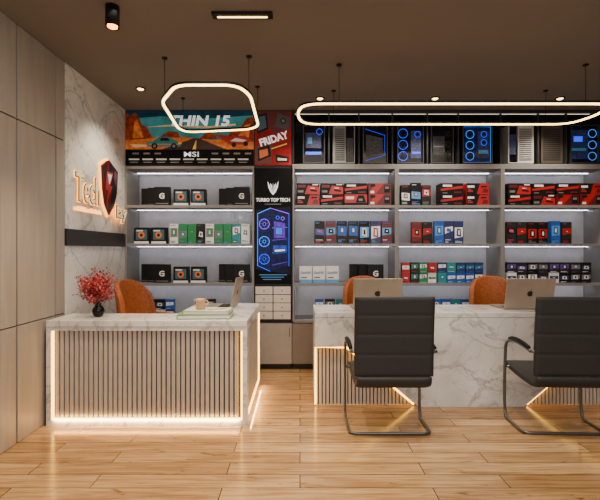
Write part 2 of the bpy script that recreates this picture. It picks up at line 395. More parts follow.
p.quad([(-.12,b0+.055),(-.085,b0+.06),(-.09,b0+.075),(-.12,b0+.078)],-.0027,YELLOW)
p.quad([(-.60,b0+.02),(-.46,b0+.03),(-.46,b0+.05),(-.66,b0+.06)],-.0022,PALE)
for cx in (-.38,-.17): p.disc(cx,b0+.035,.034,-.0028,BLACK); p.disc(cx,b0+.035,.017,-.0031,GREYP)
p.quad([(.26,b0+.17),(.44,b0+.05),(.60,b0+.05),(.68,b0+.10),(.60,b0+.15),(.46,b0+.14)],-.0022,RED)
p.quad([(.44,b0+.09),(.58,b0+.08),(.62,b0+.10),(.5,b0+.125)],-.0025,WHITE); p.disc(.48,b0+.05,.026,-.0028,BLACK); p.disc(.61,b0+.06,.026,-.0028,BLACK)
p.text('THIN 15',.15,FRONT((.10,-.0028,b0+.26)),WHITEG,offset=.005,width=.66,shear=.15)
p.text('MSI',.075,FRONT((.02,-.002,.092)),WHITEG,offset=.0005,width=.16)
for i in range(9):
    xx=-.66+i*.148
    p.quad([(xx,.055),(xx+.115,.055),(xx+.115,.070),(xx,.070)],-.002,WHITE)
    p.quad([(xx+.01,.024),(xx+.10,.024),(xx+.10,.036),(xx+.01,.036)],-.002,GREYP)
for xx in (-.62,-.50,-.38,.24,.36,.48,.6): p.quad([(xx,.115),(xx+.07,.115),(xx+.07,.135),(xx,.135)],-.002,GREYP)
thing('advertising_banner','wide printed banner with desert road, racing car and lettering','banner',((hx0+hx1)/2,SHELF_Y+.010,TOP+.012),mb=p)

# niche for computer cases
nx0,nx1=bx(292)+.001,bx(608)-.001; nw=(nx1-nx0)/2; nz=TOP+.001; nh=H-.004-nz
t=thing('display_cabinet','long black open display cabinet for computer cases','cabinet',((nx0+nx1)/2,SHELF_Y,nz))
part('back_panel',MB().box((-nw,D-.015,0),(nw,D,nh),BLACK),t)
part('bottom_board',MB().box((-nw,0,0),(nw,D-.016,.02),GREYSHELF),t)
part('top_board',MB().box((-nw,0,nh-.025),(nw,D-.016,nh),DARK),t)
part('led_strip',MB().box((-nw+.03,.05,nh-.030),(nw-.03,.056,nh-.026),LEDN),t,label='thin white light strip added over the cases')  # strip added to light the cases in the black niche
nc=(nx0+nx1)/2
for px in (293.2,329,359,392.5,427.5,458.5,501,538.5,566.5,607):
    x=bx(px)-nc
    part('divider',MB().box((x-.008,.001,.021),(x+.008,D-.017,nh-.037),DARK),t)

def fan(r,m,m2=None):
    f=MB(); c=[(r*math.cos(a*math.pi/12),0,r*math.sin(a*math.pi/12)) for a in range(24)]
    f.tube(c,.0028,m,6,True)
    f.disc(0,0,r*.28,-.003,m2 or GLOSSBLACK,14)
    for a in range(7):
        q=a*2*math.pi/7
        f.quad([(r*.28*math.cos(q),r*.28*math.sin(q)),(r*.9*math.cos(q+.25),r*.9*math.sin(q+.25)),(r*.9*math.cos(q+.6),r*.9*math.sin(q+.6)),(r*.28*math.cos(q+.4),r*.28*math.sin(q+.4))],.002,NAVY if m is not DARK else DARK)
    return f
FB=fan(.05,BLUEGLOW).mesh('fan_blue'); FC=fan(.044,CYANGLOW).mesh('fan_cyan'); FS=fan(.032,BLUEGLOW).mesh('fan_small'); FP=fan(.032,DARK).mesh('fan_dark'); FD=fan(.05,DARK).mesh('fan_dark')
GLASS=mat('case_night_glass',(7,10,22),.12,es=.02,spec=.4,var=.7,scale=20)
BOARD=mat('mainboard',(26,40,84),.5,es=.14,var=.9,scale=45)
BOARDD=mat('dark_mainboard',(46,46,56),.5,var=.8,scale=45)
def case(px0,px1,kind,label,h=.44):
    w=(px1-px0)/91.5; x=((px0+px1)/2-300)/91.5; d=.3
    t=thing('computer_case',label,'computer case',(x,SHELF_Y+.045,nz+.0205),group='computer cases in the display cabinet')
    bm={'grey':mat('case_grey',(120,120,122),.45,metal=.2),'white':mat('case_pale',(180,178,176),.45),'gold':mat('case_bronze',(86,76,68),.4,metal=.3)}.get(kind,GLOSSBLACK)
    part('body',MB().box((-w/2,.042,.018),(w/2,d,h),bm),t,bevel=.003)
    for sx in (-1,1):
        for yy in (.05,d-.03):
            part('foot',MB().box((sx*(w/2-.03)-.012,yy-.01,0),(sx*(w/2-.03)+.012,yy+.01,.0178),BLACK),t)
    fm=MB(); b_=.010; rm=bm if bm is not GLOSSBLACK else mat('case_rim',(52,52,58),.35,spec=.5)
    fm.box((-w/2,0,.018),(-w/2+b_,.0415,h),rm).box((w/2-b_,0,.018),(w/2,.0415,h),rm).box((-w/2+b_,0,.018),(w/2-b_,.0415,.018+b_),rm).box((-w/2+b_,0,h-b_),(w/2-b_,.0415,h),rm)
    part('rim',fm,t)
    fr=MB(); A=(-w/2+.011,.030,.029); B=(w/2-.011,.041,h-.011); y0=.030
    if kind in('grey','white','gold'):
        fr.box(A,B,GLASS if kind!='gold' else bm)
        part('front_panel',fr,t)
        g=MB()
        s0,s1=(-w/2+.011,.02) if kind=='grey' else ((-.03,w/2-.011) if kind=='white' else (-w/2+.011,w/2-.011))
        g.box((s0,.004,.03),(s1,.0295,h-.012),bm)
        for i in range(17): g.box((s0+.012,.001,.05+i*.021),(s1-.012,.0035,.060+i*.021),DARK)
        part('vent_grille',g,t)
        if kind=='grey':
            part('mainboard',MB().quad([(.03,.12),(w/2-.015,.12),(w/2-.015,.30),(.03,.30)],y0-.001,BOARDD),t)
        if kind=='white':
            part('mainboard',MB().quad([(-w/2+.02,.12),(-.04,.12),(-.04,.34),(-w/2+.02,.34)],y0-.001,BOARD),t)
    elif kind=='dark':
        fr.box(A,B,GLASS); part('front_panel',fr,t)
        part('mainboard',MB().quad([(-w/2+.03,.12),(w/2-.09,.12),(w/2-.09,.32),(-w/2+.03,.32)],y0-.001,BOARDD).quad([(-w/2+.04,.2),(w/2-.10,.2),(w/2-.10,.215),(-w/2+.04,.215)],y0-.002,GREYP),t)
        for zz in (.12,.23,.34): part('fan',FP,t,loc=(w/2-.055,y0-.006,zz))
    elif kind=='edge':
        fr.box(A,B,GLASS); part('front_panel',fr,t)
        part('mainboard',MB().quad([(-w/2+.04,.1),(w/2-.05,.13),(w/2-.05,h-.14),(-w/2+.04,h-.1)],y0-.001,BOARDD),t)
        part('light_bar',MB().tube([(-w/2+.03,y0-.004,.05),(w/2-.03,y0-.004,.11),(w/2-.03,y0-.004,h-.11),(-w/2+.03,y0-.004,h-.04)],.002,BLUEGLOW,6),t)
    elif kind=='side':
        fr.box(A,B,GLASS)
        fr.quad([(-w/2+.03,.12),(w/2-.04,.12),(w/2-.04,.15),(-w/2+.03,.15)],y0-.001,BLUEGLOW)
        fr.quad([(-w/2+.03,.19),(w/2-.04,.19),(w/2-.04,.36),(-w/2+.03,.36)],y0-.001,BOARD)
        fr.quad([(-w/2+.05,.24),(-w/2+.10,.24),(-w/2+.10,.31),(-w/2+.05,.31)],y0-.002,LBLUE)
        part('front_panel',fr,t)
        part('fan',FS,t,loc=(w/2-.06,y0-.007,.37))
    elif kind=='fans':
        fr.box(A,B,GLASS); part('front_panel',fr,t)
        for zz in (.1,.225,.35): part('fan',FB,t,loc=(-w/4-.005,y0-.007,zz))
        part('mainboard',MB().quad([(.01,.08),(w/2-.02,.08),(w/2-.02,h-.06),(.01,h-.06)],y0-.001,BOARD).quad([(.02,.13),(w/2-.03,.13),(w/2-.03,.15),(.02,.15)],y0-.002,BLUEGLOW),t)
        part('fan',FS,t,loc=(w/4+.01,y0-.007,.34))
    elif kind=='tilt':
        fr.box(A,B,GLASS); part('front_panel',fr,t)
        part('mainboard',MB().quad([(-w/2+.02,.07),(.05,.07),(.05,h-.05),(-w/2+.02,h-.05)],y0-.001,BOARD).quad([(-w/2+.03,.16),(.03,.16),(.03,.19),(-w/2+.03,.19)],y0-.002,LBLUE).quad([(-w/2+.05,.26),(-.01,.26),(-.01,.32),(-w/2+.05,.32)],y0-.002,BLUEGLOW),t)
        for zz in (.1,.225,.35): part('fan',FC,t,loc=(w/4+.015,y0-.007,zz))
    elif kind=='big':
        fr.box(A,B,mat('case_blue_glass',(10,30,80),.15,es=.12,var=.6,scale=16,spec=.3)); part('front_panel',fr,t)
        for zz in (.1,.22,.34): part('fan',FC,t,loc=(-w/4+.005,y0-.007,zz))
        part('mainboard',MB().quad([(.01,.08),(w/2-.03,.08),(w/2-.03,h-.06),(.01,h-.06)],y0-.001,BOARD).quad([(.02,.13),(w/2-.04,.13),(w/2-.04,.17),(.02,.17)],y0-.002,LBLUE),t)
        for zz in (.25,.34): part('fan',FS,t,loc=(w/4-.005,y0-.007,zz))
        part('light_bar',MB().tube([(-w/2+.014,y0-.003,.034),(w/2-.014,y0-.003,.034),(w/2-.014,y0-.003,h-.016),(-w/2+.014,y0-.003,h-.016)],.0025,CYANGLOW,6,True),t)
case(303,325,'side','black computer case with glowing blue side glass')
case(333,355,'grey','grey metal computer case with slotted front')
case(363,388,'edge','black computer case with angled blue light edge')
case(397.5,424,'fans','wide black computer case with glowing blue fans')
case(431,454,'dark','plain black computer case with unlit fans')
case(463,493,'big','large computer case with cyan glowing ring fans')
case(508.5,534,'white','white computer case with dark side panel')
case(541.5,563,'gold','dark bronze computer case with slotted front')
case(571,600,'tilt','wide black computer case with cyan-lit fans')

# ---------------------------------------------------------------- product boxes
def pbox(w,d,h,base,gr=(),extra=None):
    b=MB().box((-w/2,-d/2,0),(w/2,d/2,h),base)
    for i,(pts,m_) in enumerate(gr):
        b.quad([((u-.5)*w,v*h) for u,v in pts],-d/2-.0005*(i+1),m_)
    if extra: extra(b,w,d,h)
    return b.mesh('product_box')
def R4(a,b,c,d): return [(a,b),(c,b),(c,d),(a,d)]
def gx(b,w,d,h):
    b.text('G',h*.42,FRONT((0,-d/2-.002,h*.36)),WHITE,offset=.002)
    b.quad([(-.012,h*.5),(.03,h*.5),(.03,h*.53),(-.012,h*.53)],-d/2-.003,WHITE)
K={}
NAVY2=mat('print_navy2',(34,42,100),.4)
K['gbox']=pbox(.17,.05,.2,BLACK,[(R4(.1,.07,.9,.12),GREYP)],gx)
K['pbox']=pbox(.17,.05,.2,BLACK,[(R4(.04,.07,.4,.10),GREYP)])
def ix(b,w,d,h): b.disc(0,h*.52,h*.2,-d/2-.003,ORANGE); b.disc(.0,h*.52,h*.10,-d/2-.0036,DARK)
K['icon']=pbox(.16,.08,.175,BLACK,[(R4(.12,.24,.88,.86),mat('icon_card',(50,96,110),.4)),(R4(.0,.0,1,.14),WHITE),(R4(.16,.76,.6,.84),WHITE)],ix)
gw=.245; gh=.118
K['gpuA']=pbox(gw,.16,gh,RED,[([(0,0),(.45,0),(.6,1),(0,1)],BLACK),(R4(.05,.6,.35,.8),WHITE),([(.7,.15),(.95,.15),(.95,.5),(.75,.5)],DRED),(R4(.05,.2,.28,.35),RED),([(.64,.62),(.9,.66),(.9,.76),(.66,.76)],BLACK),(R4(.06,.42,.2,.48),GREYP)])
K['gpuB']=pbox(gw,.16,gh,BLACK,[([(.35,0),(1,0),(1,.65),(.5,.8)],RED),(R4(.06,.15,.3,.35),GREYP),([(.6,.3),(.9,.2),(.9,.35),(.6,.45)],BLACK),(R4(.05,.6,.4,.85),DRED),(R4(.7,.82,.95,.92),WHITE),(R4(.62,.52,.8,.58),WHITE)])
K['gpuC']=pbox(gw,.16,gh,DRED,[([(0,0),(.3,0),(.7,1),(.3,1)],RED),(R4(.7,.15,.95,.8),BLACK),(R4(.08,.1,.25,.3),WHITE),(R4(.74,.5,.91,.7),GREYP),(R4(.08,.7,.3,.9),BLACK)])
K['gpuD']=pbox(gw,.16,gh,BLACK,[([(0,.3),(1,.55),(1,.8),(0,.5)],RED),(R4(.1,.7,.5,.88),WHITE),(R4(.6,.1,.92,.25),DRED),(R4(.08,.08,.3,.16),GREYP)])
K['gpuE']=pbox(gw,.16,gh,RED,[(R4(0,0,1,.22),BLACK),([(.5,.25),(.95,.25),(.85,.9),(.6,.9)],BLACK),(R4(.06,.55,.42,.8),WHITE),(R4(.62,.4,.8,.6),GREYP)])
FAM={}
def family(name,w,d,h,bases,cols,n=5,bars=4):
    FAM[name]=[]
    for i in range(n):
        base=bases[i%len(bases)]; gr=[]
        c=[random.choice(cols) for _ in range(bars+2)]
        k1=random.uniform(.25,.5); k2=random.uniform(.6,.85); s_=random.uniform(-.15,.15)
        gr.append(([(.06,k1-.05),(.94,k1+s_*.6),(.94,k2+s_*.3),(.06,k2)],c[0]))
        gr.append(([(.25,k1+.06),(.75,k1+.02),(.7,k2-.07),(.3,k2-.04)],c[1]))
        for j in range(bars):
            v=.05+j*.05 if j<3 else .9
            gr.append((R4(.1,v,random.uniform(.4,.9),v+.028),c[2+j]))
        gr.append(([(.4,k1+.12),(.6,k1+.1),(.58,k2-.12),(.42,k2-.12)],WHITE if c[1] is not WHITE else BLACK))
        key=name+str(i); K[key]=pbox(w,d,h,base,gr); FAM[name].append(key)
family('tall',.110,.06,.245,[DARK,BLACK,DRED,NAVY2],[RED,WHITE,GREYP,LBLUE,BLACK,DRED,PINKP,BLUE],11)
family('tallD',.106,.06,.235,[BLACK,DARK,DRED],[RED,DRED,BLACK,GREYP,PINKP],6)
family('tallG',.10,.06,.22,[GREEN,BLACK,DARK],[GREEN,WHITE,RED,GREYP,BLACK],5)
family('blueT',.100,.06,.245,[BLUE,NAVY2,BLUE],[LBLUE,WHITE,BLUE,NAVY2],5)
family('grn',.09,.04,.215,[GREEN,WHITE,NAVY2,TEAL,DARK],[GREEN,WHITE,BLACK,PURPLE,TEAL,GREYP,LBLUE],12)
family('redS',.084,.05,.11,[RED,GREEN,DARK,WHITE],[WHITE,RED,BLACK,GREEN,PURPLE],8,2)
family('bluS',.092,.05,.11,[BLUE,TEAL,NAVY2],[WHITE,LBLUE,BLUE,TEAL],6,2)
family('whtS',.108,.06,.11,[DARK,BLACK,WHITE],[WHITE,NAVY2,WHITE,PURPLE,GREYP],9,2)
def wx(b,w,d,h): b.text('GeoNIX',.036,FRONT((0,-d/2-.002,h*.55)),BLUE,width=w*.86,offset=.0008)
K['geo']=pbox(.134,.06,.18,WHITE,[(R4(0,0,1,.2),LBLUE),(R4(.12,.28,.6,.36),GREYP)],wx)
LAB={'gbox':('laptop_box','black cardboard box with white G emblem'),
'pbox':('laptop_box','plain black cardboard box behind a similar one'),
'icon':('accessory_box','dark box with orange round icon and white base'),
'gpu':('graphics_card_box','red and black slanted-pattern graphics card box'),
'tallD':('component_box','tall dark box with red and black print'),
'tallG':('component_box','tall green and black printed box'),
'tall':('component_box','tall dark box with colourful printed front'),
'blueT':('component_box','tall bright blue printed box'),
'grn':('mouse_pack','green, white and dark retail pack'),
'redS':('adapter_box','small red, green and white box'),
'bluS':('adapter_box','small blue and white box'),
'whtS':('memory_box','small black and white box'),
'geo':('drive_box','white box with blue lettering')}
def put(kind,x,z,y,row,rot=0):
    base=kind
    if kind in FAM: kind=random.choice(FAM[kind])
    if kind=='gpu': kind=random.choice(['gpuA','gpuB','gpuC','gpuD','gpuE'])
    n,l=LAB[base]
    return thing(n,l+' on a grey shelf' if len(l.split())<8 else l,'product box',(x,y,z),rot,group=row,mb=K[kind])
def echelon(px_r,row,zi,n=3):
    for i in range(n):
        put('gbox' if i==0 else 'pbox',bx(px_r)-.085-i*.092,ROWS[zi],SHELF_Y+.05+.06*i,row)
def line(kinds,px0,px1,zi,row,stack=1,y=.055,dz=.11):
    n=len(kinds)
    for i,kd in enumerate(kinds):
        x=bx(px0+(px1-px0)*(i+.5)/n)*1.012
        for s_ in range(stack):
            put(kd,x,ROWS[zi]+s_*(dz+.0015),SHELF_Y+y+random.uniform(0,.01),row,random.uniform(-.02,.02) if stack==1 else 0)
r='black boxes on the shelves beside the marble wall'
echelon(169,r,3); echelon(249,r,3); echelon(169,r,1); echelon(249,r,1)
r2='icon boxes on the shelves'
for zi in (3,1): line(['icon']*2,173,207.5,zi,r2,y=.06)
line(['icon']*2,134,168,2,r2,y=.06)
line(['grn']*9,170,250,2,'retail packs on the shelf')
line(['redS','whtS','whtS','bluS'],137,175,0,'small boxes on the lowest shelf',2)
line(['whtS']*2,194,216,0,'small boxes on the lowest shelf',2)
r='graphics card boxes on the shelves'
line(['gpu']*4,296,391,3,r,2,y=.09,dz=gh)
line(['tallG','tall','tallG'],400,431,3,'component boxes on the shelves')
line(['gpu']*2,438,489,3,r,2,y=.09,dz=gh)
line(['gpu']*4,506,601,3,r,2,y=.09,dz=gh)
r='component boxes on the shelves'
line(['tall']*7,314,392,2,r)
line(['tallD']*2,411,432,2,r); line(['blueT']*3,433.5,463,2,r)
line(['tallD']*4,505,547,2,r); line(['blueT','tallD'],549,571,2,r)
line(['geo']*3,299,339,1,'white drive boxes on the shelf')
echelon(384,'black boxes on the shelf behind the counter',1)
r='small boxes stacked on the shelves'
line(['redS']*4,401,436,1,r,2); line(['bluS']*5,437,483,1,r,2)
line(['whtS']*8,505,590,1,r,2)
line(['bluS','whtS','bluS','redS'],314,356,0,r,2); line(['bluS']*4,431,470,0,r,2)
line(['redS','bluS'],408,427,0,r,2)

# ---------------------------------------------------------------- reception desk (L shape) by the marble wall
DZ=.78
x0,x1=XL+.03,-.39; yf=3.09; yb=3.44; xr=-1.0; yr=4.10
t=thing('reception_desk','L-shaped marble reception desk with slatted lit front','desk',(x0,yf,0))
W=x1-x0
part('desktop',MB().prismz([(0,0),(W,0),(W,yr-yf),(xr-x0,yr-yf),(xr-x0,yb-yf),(0,yb-yf)],DZ-.045,DZ,MARBLE),t,bevel=.003)
fm=MB()
fm.box((0,.005,0),(.035,.05,DZ-.046),MARBLE).box((W-.035,.005,0),(W-.0,.05,DZ-.046),MARBLE)
fm.box((.036,.005,0),(W-.036,.05,.045),MARBLE).box((.036,.005,DZ-.075),(W-.036,.05,DZ-.046),MARBLE)
part('front_frame',fm,t,label='white marble frame')
sm=MB().box((.036,.044,.046),(W-.036,.05,DZ-.076),SLATBACK)
n=38
for i in range(n):
    a=.058+i*(W-.116)/n; sm.box((a,.022,.062),(a+(W-.116)/n*.68,.044,DZ-.078),SLAT)
part('slat_panel',sm,t,label='greige vertical slats')
part('led_strip',MB().box((.037,.006,.047),(.046,.03,DZ-.08),LEDW).box((W-.046,.006,.047),(W-.037,.03,DZ-.08),LEDW).box((.047,.006,.047),(W-.047,.03,.056),LEDW),t,label='warm glowing light strip')
sp=MB(); xs=W-.045; L=yr-yf
sp.box((xs,.051,.0),(W,.09,DZ-.046),MARBLE).box((xs,L-.035,0),(W,L-.003,DZ-.046),MARBLE)
sp.box((xs,.091,0),(W,L-.036,.045),MARBLE).box((xs,.091,DZ-.075),(W,L-.036,DZ-.046),MARBLE)
part('side_frame',sp,t,label='white marble frame')
sp=MB().box((xs,.091,.046),(xs+.012,L-.036,DZ-.076),SLATBACK)
for i in range(20):
    a=.108+i*(L-.16)/20; sp.box((xs+.013,a,.062),(xs+.032,a+(L-.16)/20*.68,DZ-.078),SLAT)
part('side_slat_panel',sp,t)
part('led_strip',MB().box((W-.02,.093,.047),(W-.003,.102,DZ-.08),LEDW).box((W-.02,L-.047,.047),(W-.003,L-.038,DZ-.08),LEDW).box((W-.02,.103,.047),(W-.003,L-.048,.056),LEDW),t,label='warm glowing light strip')
part('back_panel',MB().box((0,yb-yf-.03,0.02),(xr-x0,yb-yf-.01,DZ-.046),CABGREY).box((xr-x0,yr-yf-.03,0.02),(W-.05,yr-yf-.01,DZ-.046),CABGREY),t)

# ---------------------------------------------------------------- long counter
x0,x1=.124,2.72; yf=3.48; W=x1-x0; Dp=.52
t=thing('service_counter','long marble counter with angled slatted insets and glowing edges','counter',(x0,yf,0))
part('desktop',MB().box((0,0,DZ-.04),(W,Dp,DZ),MARBLE),t,bevel=.003)
a,b,zt=.27,.86,.50
part('front_panel',MB().prism([(0,zt),(a,zt),(b,0),(W-b,0),(W-a,zt),(W,zt),(W,DZ-.041),(0,DZ-.041)],.004,.04,MARBLE),t,label='white marble front with slanted cut-outs')
def ztop(x): return zt if x<=a else zt*(1-(x-a)/(b-a))
for side in (0,1):
    s_=MB().prism([(0,0),(b,0),(a,zt),(0,zt)] if side==0 else [(W-b,0),(W,0),(W,zt),(W-a,zt)],.088,.098,SLATBACK)
    st=.031; n=int(b/st)
    for i in range(n):
        u=i*st+.006; v=u+.021
        h0,h1=ztop(u)-.035,ztop(v)-.035
        if h1<.01: continue
        q=[(u,0),(v,0),(v,h1),(u,h0)]
        if side: q=[(W-x,z) for x,z in q][::-1]
        s_.prism(q,.062,.087,SLAT)
    part('slat_panel',s_,t,label='greige vertical slats')
    q=[(.006,.030,.012),(.006,.030,zt-.014),(a-.006,.030,zt-.014),(b-.036,.030,.012)]
    if side: q=[(W-x,y_,z) for x,y_,z in q]
    part('led_strip',MB().tube(q,.008,LEDW,6),t,label='warm glowing light strip')
part('side_panel',MB().box((.0,.099,0),(.03,Dp,DZ-.041),MARBLE),t); part('side_panel',MB().box((W-.03,.099,0),(W,Dp,DZ-.041),MARBLE),t)

# ---------------------------------------------------------------- black visitor chairs (facing +Y)
def strip(prof,hw,th,m,rib=0,ribn=0,taper=None):
    P=[Vector((0,p[0],p[1])) for p in prof]; L=len(P); nx=14; b=MB(); vs=[];fs=[]
    for side in (1,-1):
        for i in range(L):
            t_=(P[min(i+1,L-1)]-P[max(i-1,0)]).normalized(); nrm=Vector((0,-t_.z,t_.y))
            hh=hw*(taper(i/(L-1)) if taper else 1)
            for j in range(nx+1):
                u=-1+2*j/nx; u=math.copysign(abs(u)**.7,u); e=1-(abs(u)**30)*.35
                endf=1-.3*((abs(2*i/(L-1)-1))**40)
                rb=1-rib*(abs(math.cos(i/(L-1)*ribn*math.pi))**30)
                q=P[i]+nrm*side*th/2*e*endf*rb; vs.append((u*hh,q.y,q.z))
    o=L*(nx+1)
    for i in range(L-1):
        for j in range(nx):
            a_=i*(nx+1)+j; fs.append((a_,a_+1,a_+nx+2,a_+nx+1)); fs.append((o+a_,o+a_+nx+1,o+a_+nx+2,o+a_+1))
    for i in range(L-1):
        a_=i*(nx+1); fs.append((a_,a_+nx+1,o+a_+nx+1,o+a_)); a_+=nx; fs.append((a_,o+a_,o+a_+nx+1,a_+nx+1))
    for j in range(nx):
        fs.append((j,o+j,o+j+1,j+1)); a_=(L-1)*(nx+1)+j; fs.append((a_,a_+1,o+a_+1,o+a_))
    b.add(vs,fs,m,True); return b
def visitor_chair(loc,rot,label):
    t=thing('visitor_chair',label,'chair',loc,rot,group='black visitor chairs at the counter')
    bp=arc((-.060,0,.985),(-.03,0,.75),(-.02,0,.445),96)
    part('backrest',strip([(p.x,p.z) for p in bp],.268,.030,LEATHER,.20,4),t)
    sp=arc((-.025,0,.44),(-.03,0,.37),(.06,0,.372),10)+arc((.06,0,.372),(.3,0,.38),(.46,0,.41),10)[1:]
    part('seat',strip([(p.x,p.z) for p in sp],.255,.045,LEATHER),t)
    hw=.288; r_=.0115
    Lp=[Vector((-hw,-.02,.61))]+arc((-hw,.0,.615),(-hw,.33,.665),(-hw,.36,.56),8)+arc((-hw,.37,.45),(-hw,.40,.02),(-hw,.34,r_),8)+arc((-hw,.14,r_),(-hw,.08,r_),(-hw+.06,.08,r_),6)
    Rp=[Vector((-p.x,p.y,p.z)) for p in Lp][::-1]
    part('frame',MB().tube(Lp+Rp,r_,STEEL,10),t,label='continuous bent grey steel tube frame')
    for s_ in (-1,1):
        pp=[Vector((s_*hw,p.y,p.z+.016)) for p in Lp[1:7]]
        part('armrest',MB().tube(pp,[.012,.016,.017,.017,.016,.012],BLACK,10),t,label='black arm pad')
        part('bracket',MB().tube([(s_*hw,-.02,.61),(s_*.25,-.03,.61)],.010,STEEL,8),t)
        part('bracket',MB().tube([(s_*hw,.377,.40),(s_*.2,.37,.40)],.010,STEEL,8),t)
    return t
visitor_chair((.635,2.87,0),0,'charcoal leather cantilever chair with steel arms before the counter')
visitor_chair((1.86,2.87,0),-.04,'charcoal leather cantilever chair turned slightly, before the counter')

# ---------------------------------------------------------------- tan swivel chairs (local: facing -Y)
def swivel(loc,rot,label):
    t=thing('swivel_chair',label,'chair',loc,rot,group='tan swivel chairs')
    vs=[];fs=[];nu,nv=18,12
    for j in range(nv+1):
        v=j/nv
        for i in range(nu+1):
            u=-1+2*i/nu
            top=1.025-.15*abs(u)**2.6
            z=.49+(top-.49)*v
            vs.append((.24*math.sin(u*1.35)/math.sin(1.35)*(1-.10*v*v),.20+.06*v*v-.25*(1-math.cos(u*1.2)),z))
    for j in range(nv):
        for i in range(nu):
            a_=j*(nu+1)+i; fs.append((a_,a_+1,a_+nu+2,a_+nu+1))
    o=part('backrest',MB().add(vs,fs,TAN,True),t)
    m_=o.modifiers.new('s','SOLIDIFY'); m_.thickness=.05; m_.offset=0; m_=o.modifiers.new('b','BEVEL'); m_.width=.015; m_.segments=3
    part('seat',MB().box((-.21,-.25,.42),(.21,.13,.49),TAN),t,bevel=.03,seg=4)
    for s_ in (-1,1):
        part('armrest',MB().tube(arc((s_*.23,.06,.68),(s_*.25,-.12,.69),(s_*.25,-.20,.66),8)+arc((s_*.25,-.22,.62),(s_*.25,-.2,.5),(s_*.21,-.12,.45),6),.018,TAN,10),t)
    part('gas_lift',MB().lathe([(.03,.09),(.03,.2),(.02,.21),(.02,.40),(.08,.405),(.08,.418)],(0,0,0),STEEL,16),t)
    b=MB()
    for i in range(5):
        q=i*2*math.pi/5+.3; b.tube([(0,0,.1),(.12*math.cos(q),.12*math.sin(q),.09),(.26*math.cos(q),.26*math.sin(q),.07)],[.025,.02,.014],STEEL,8)
    part('star_base',b,t)
    cm=MB().lathe([(.01,-.012),(.026,-.01),(.026,.01),(.01,.012)],(0,0,0),BLACK,14).mesh('caster')
    for i in range(5):
        q=i*2*math.pi/5+.3; part('caster',cm,t,loc=(.26*math.cos(q),.26*math.sin(q),.028),rot=(math.pi/2,0,q))
    return t
swivel((-1.40,3.84,0),math.pi/2-.25,'tan leather swivel chair tucked behind the reception desk')
swivel((.69,4.22,0),.1,'tan leather swivel chair behind the marble counter')
swivel((1.98,4.22,0),-.12,'tan leather swivel chair behind the marble counter')

# ---------------------------------------------------------------- laptops (local: lid back faces -Y)
def laptop(loc,rot,label,w=.42,lean=.22):
    t=thing('laptop',label,'laptop',loc,rot,group='open silver laptops')
    part('base',MB().box((-w/2,0,0),(w/2,.27,.014),SILVER),t,bevel=.004)
    kb=MB()
    for i in range(12):
        for j in range(4): kb.box((-w/2+.03+i*(w-.06)/12,.03+j*.025,.0142),(-w/2+.03+(i+.85)*(w-.06)/12,.05+j*.025,.016),BLACK)
    part('keyboard',kb,t)
    part('trackpad',MB().box((-.06,.17,.0142),(.06,.25,.015),GREYP),t)
    lid=part('lid',MB().box((-w/2,-.008,0),(w/2,0,.27),SILVER),t,loc=(0,-.001,.012),rot=(lean,0,0),bevel=.003)
    part('screen',MB().quad([(w/2-.012,.012),(-w/2+.012,.012),(-w/2+.012,.258),(w/2-.012,.258)],.0008,GLOSSBLACK),lid)
    lg=MB(); n=22; pts=[]
    for i in range(n):
        q=2*math.pi*i/n; rr=.024+.002*abs(math.cos(q))
        if abs(q)<.45 or abs(q-2*math.pi)<.45: rr*=.72
        pts.append((rr*math.cos(q),.135+rr*math.sin(q)))
    lg.quad(pts,-.0088,DARK); lg.quad([(0,.164),(.008,.168),(.013,.178),(.004,.174)],-.0088,DARK)
    part('logo',lg,lid,label='dark fruit-shaped emblem')
    return t
laptop((.67,3.66,DZ+.001),0,'open silver laptop on the marble counter, lid facing the customers')
laptop((1.985,3.66,DZ+.001),.0,'open silver laptop on the marble counter, lid facing the customers')
laptop((-.60,3.80,DZ+.001),math.pi/2-.06,'open silver laptop seen edge-on on the reception desk',.34,.2)

# ---------------------------------------------------------------- reception desk items
t=thing('flower_vase','dark round vase holding bushy red blossoms on the marble desk','plant',(-1.57,3.27,DZ+.001))
part('vase',MB().lathe([(.02,0),(.034,.008),(.045,.035),(.044,.06),(.028,.085),(.02,.095),(.026,.105),(.02,.104),(.015,.09)],(0,0,0),GLOSSBLACK),t)
st=MB(); bl=MB(); PINK=mat('red_blossom',(168,34,40),.6,var=.3); PK2=mat('deep_red_blossom',(104,18,28),.6,var=.3); PK3=mat('pale_red_blossom',(206,96,90),.6,var=.2)
for i in range(96):
    th=random.uniform(0,2*math.pi); sp=random.uniform(.02,.19); hh=random.uniform(.14,.35)-sp*.45
    e=Vector((sp*math.cos(th),sp*math.sin(th)*.8,.09+hh*.85)); c=Vector((e.x*.3,e.y*.3,.09+hh*.6))
    P=arc((0,0,.09),c,e,6); st.tube(P,.0014,mat('brown_twig',(70,44,34),.7),5)
    for j in range(24):
        u=random.uniform(.45,1.02); q=P[min(6,int(u*6))]+Vector([random.uniform(-.022,.022) for _ in range(3)])
        r_=random.uniform(.004,.008); mm=random.choice((PINK,PINK,PK2,PK2,PK3))
        ax=Vector([random.uniform(-1,1) for _ in range(3)]).normalized(); o1=ax.orthogonal().normalized(); o2=ax.cross(o1)
        vs=[q+ax*r_*1.6,q-ax*r_*1.6,q+o1*r_,q-o1*r_,q+o2*r_*.6,q-o2*r_*.6]
        bl.add(vs,[(0,2,4),(0,4,3),(0,3,5),(0,5,2),(1,4,2),(1,3,4),(1,5,3),(1,2,5)],mm)
part('stems',st,t); part('blossoms',bl,t,label='bushy red blossoms')
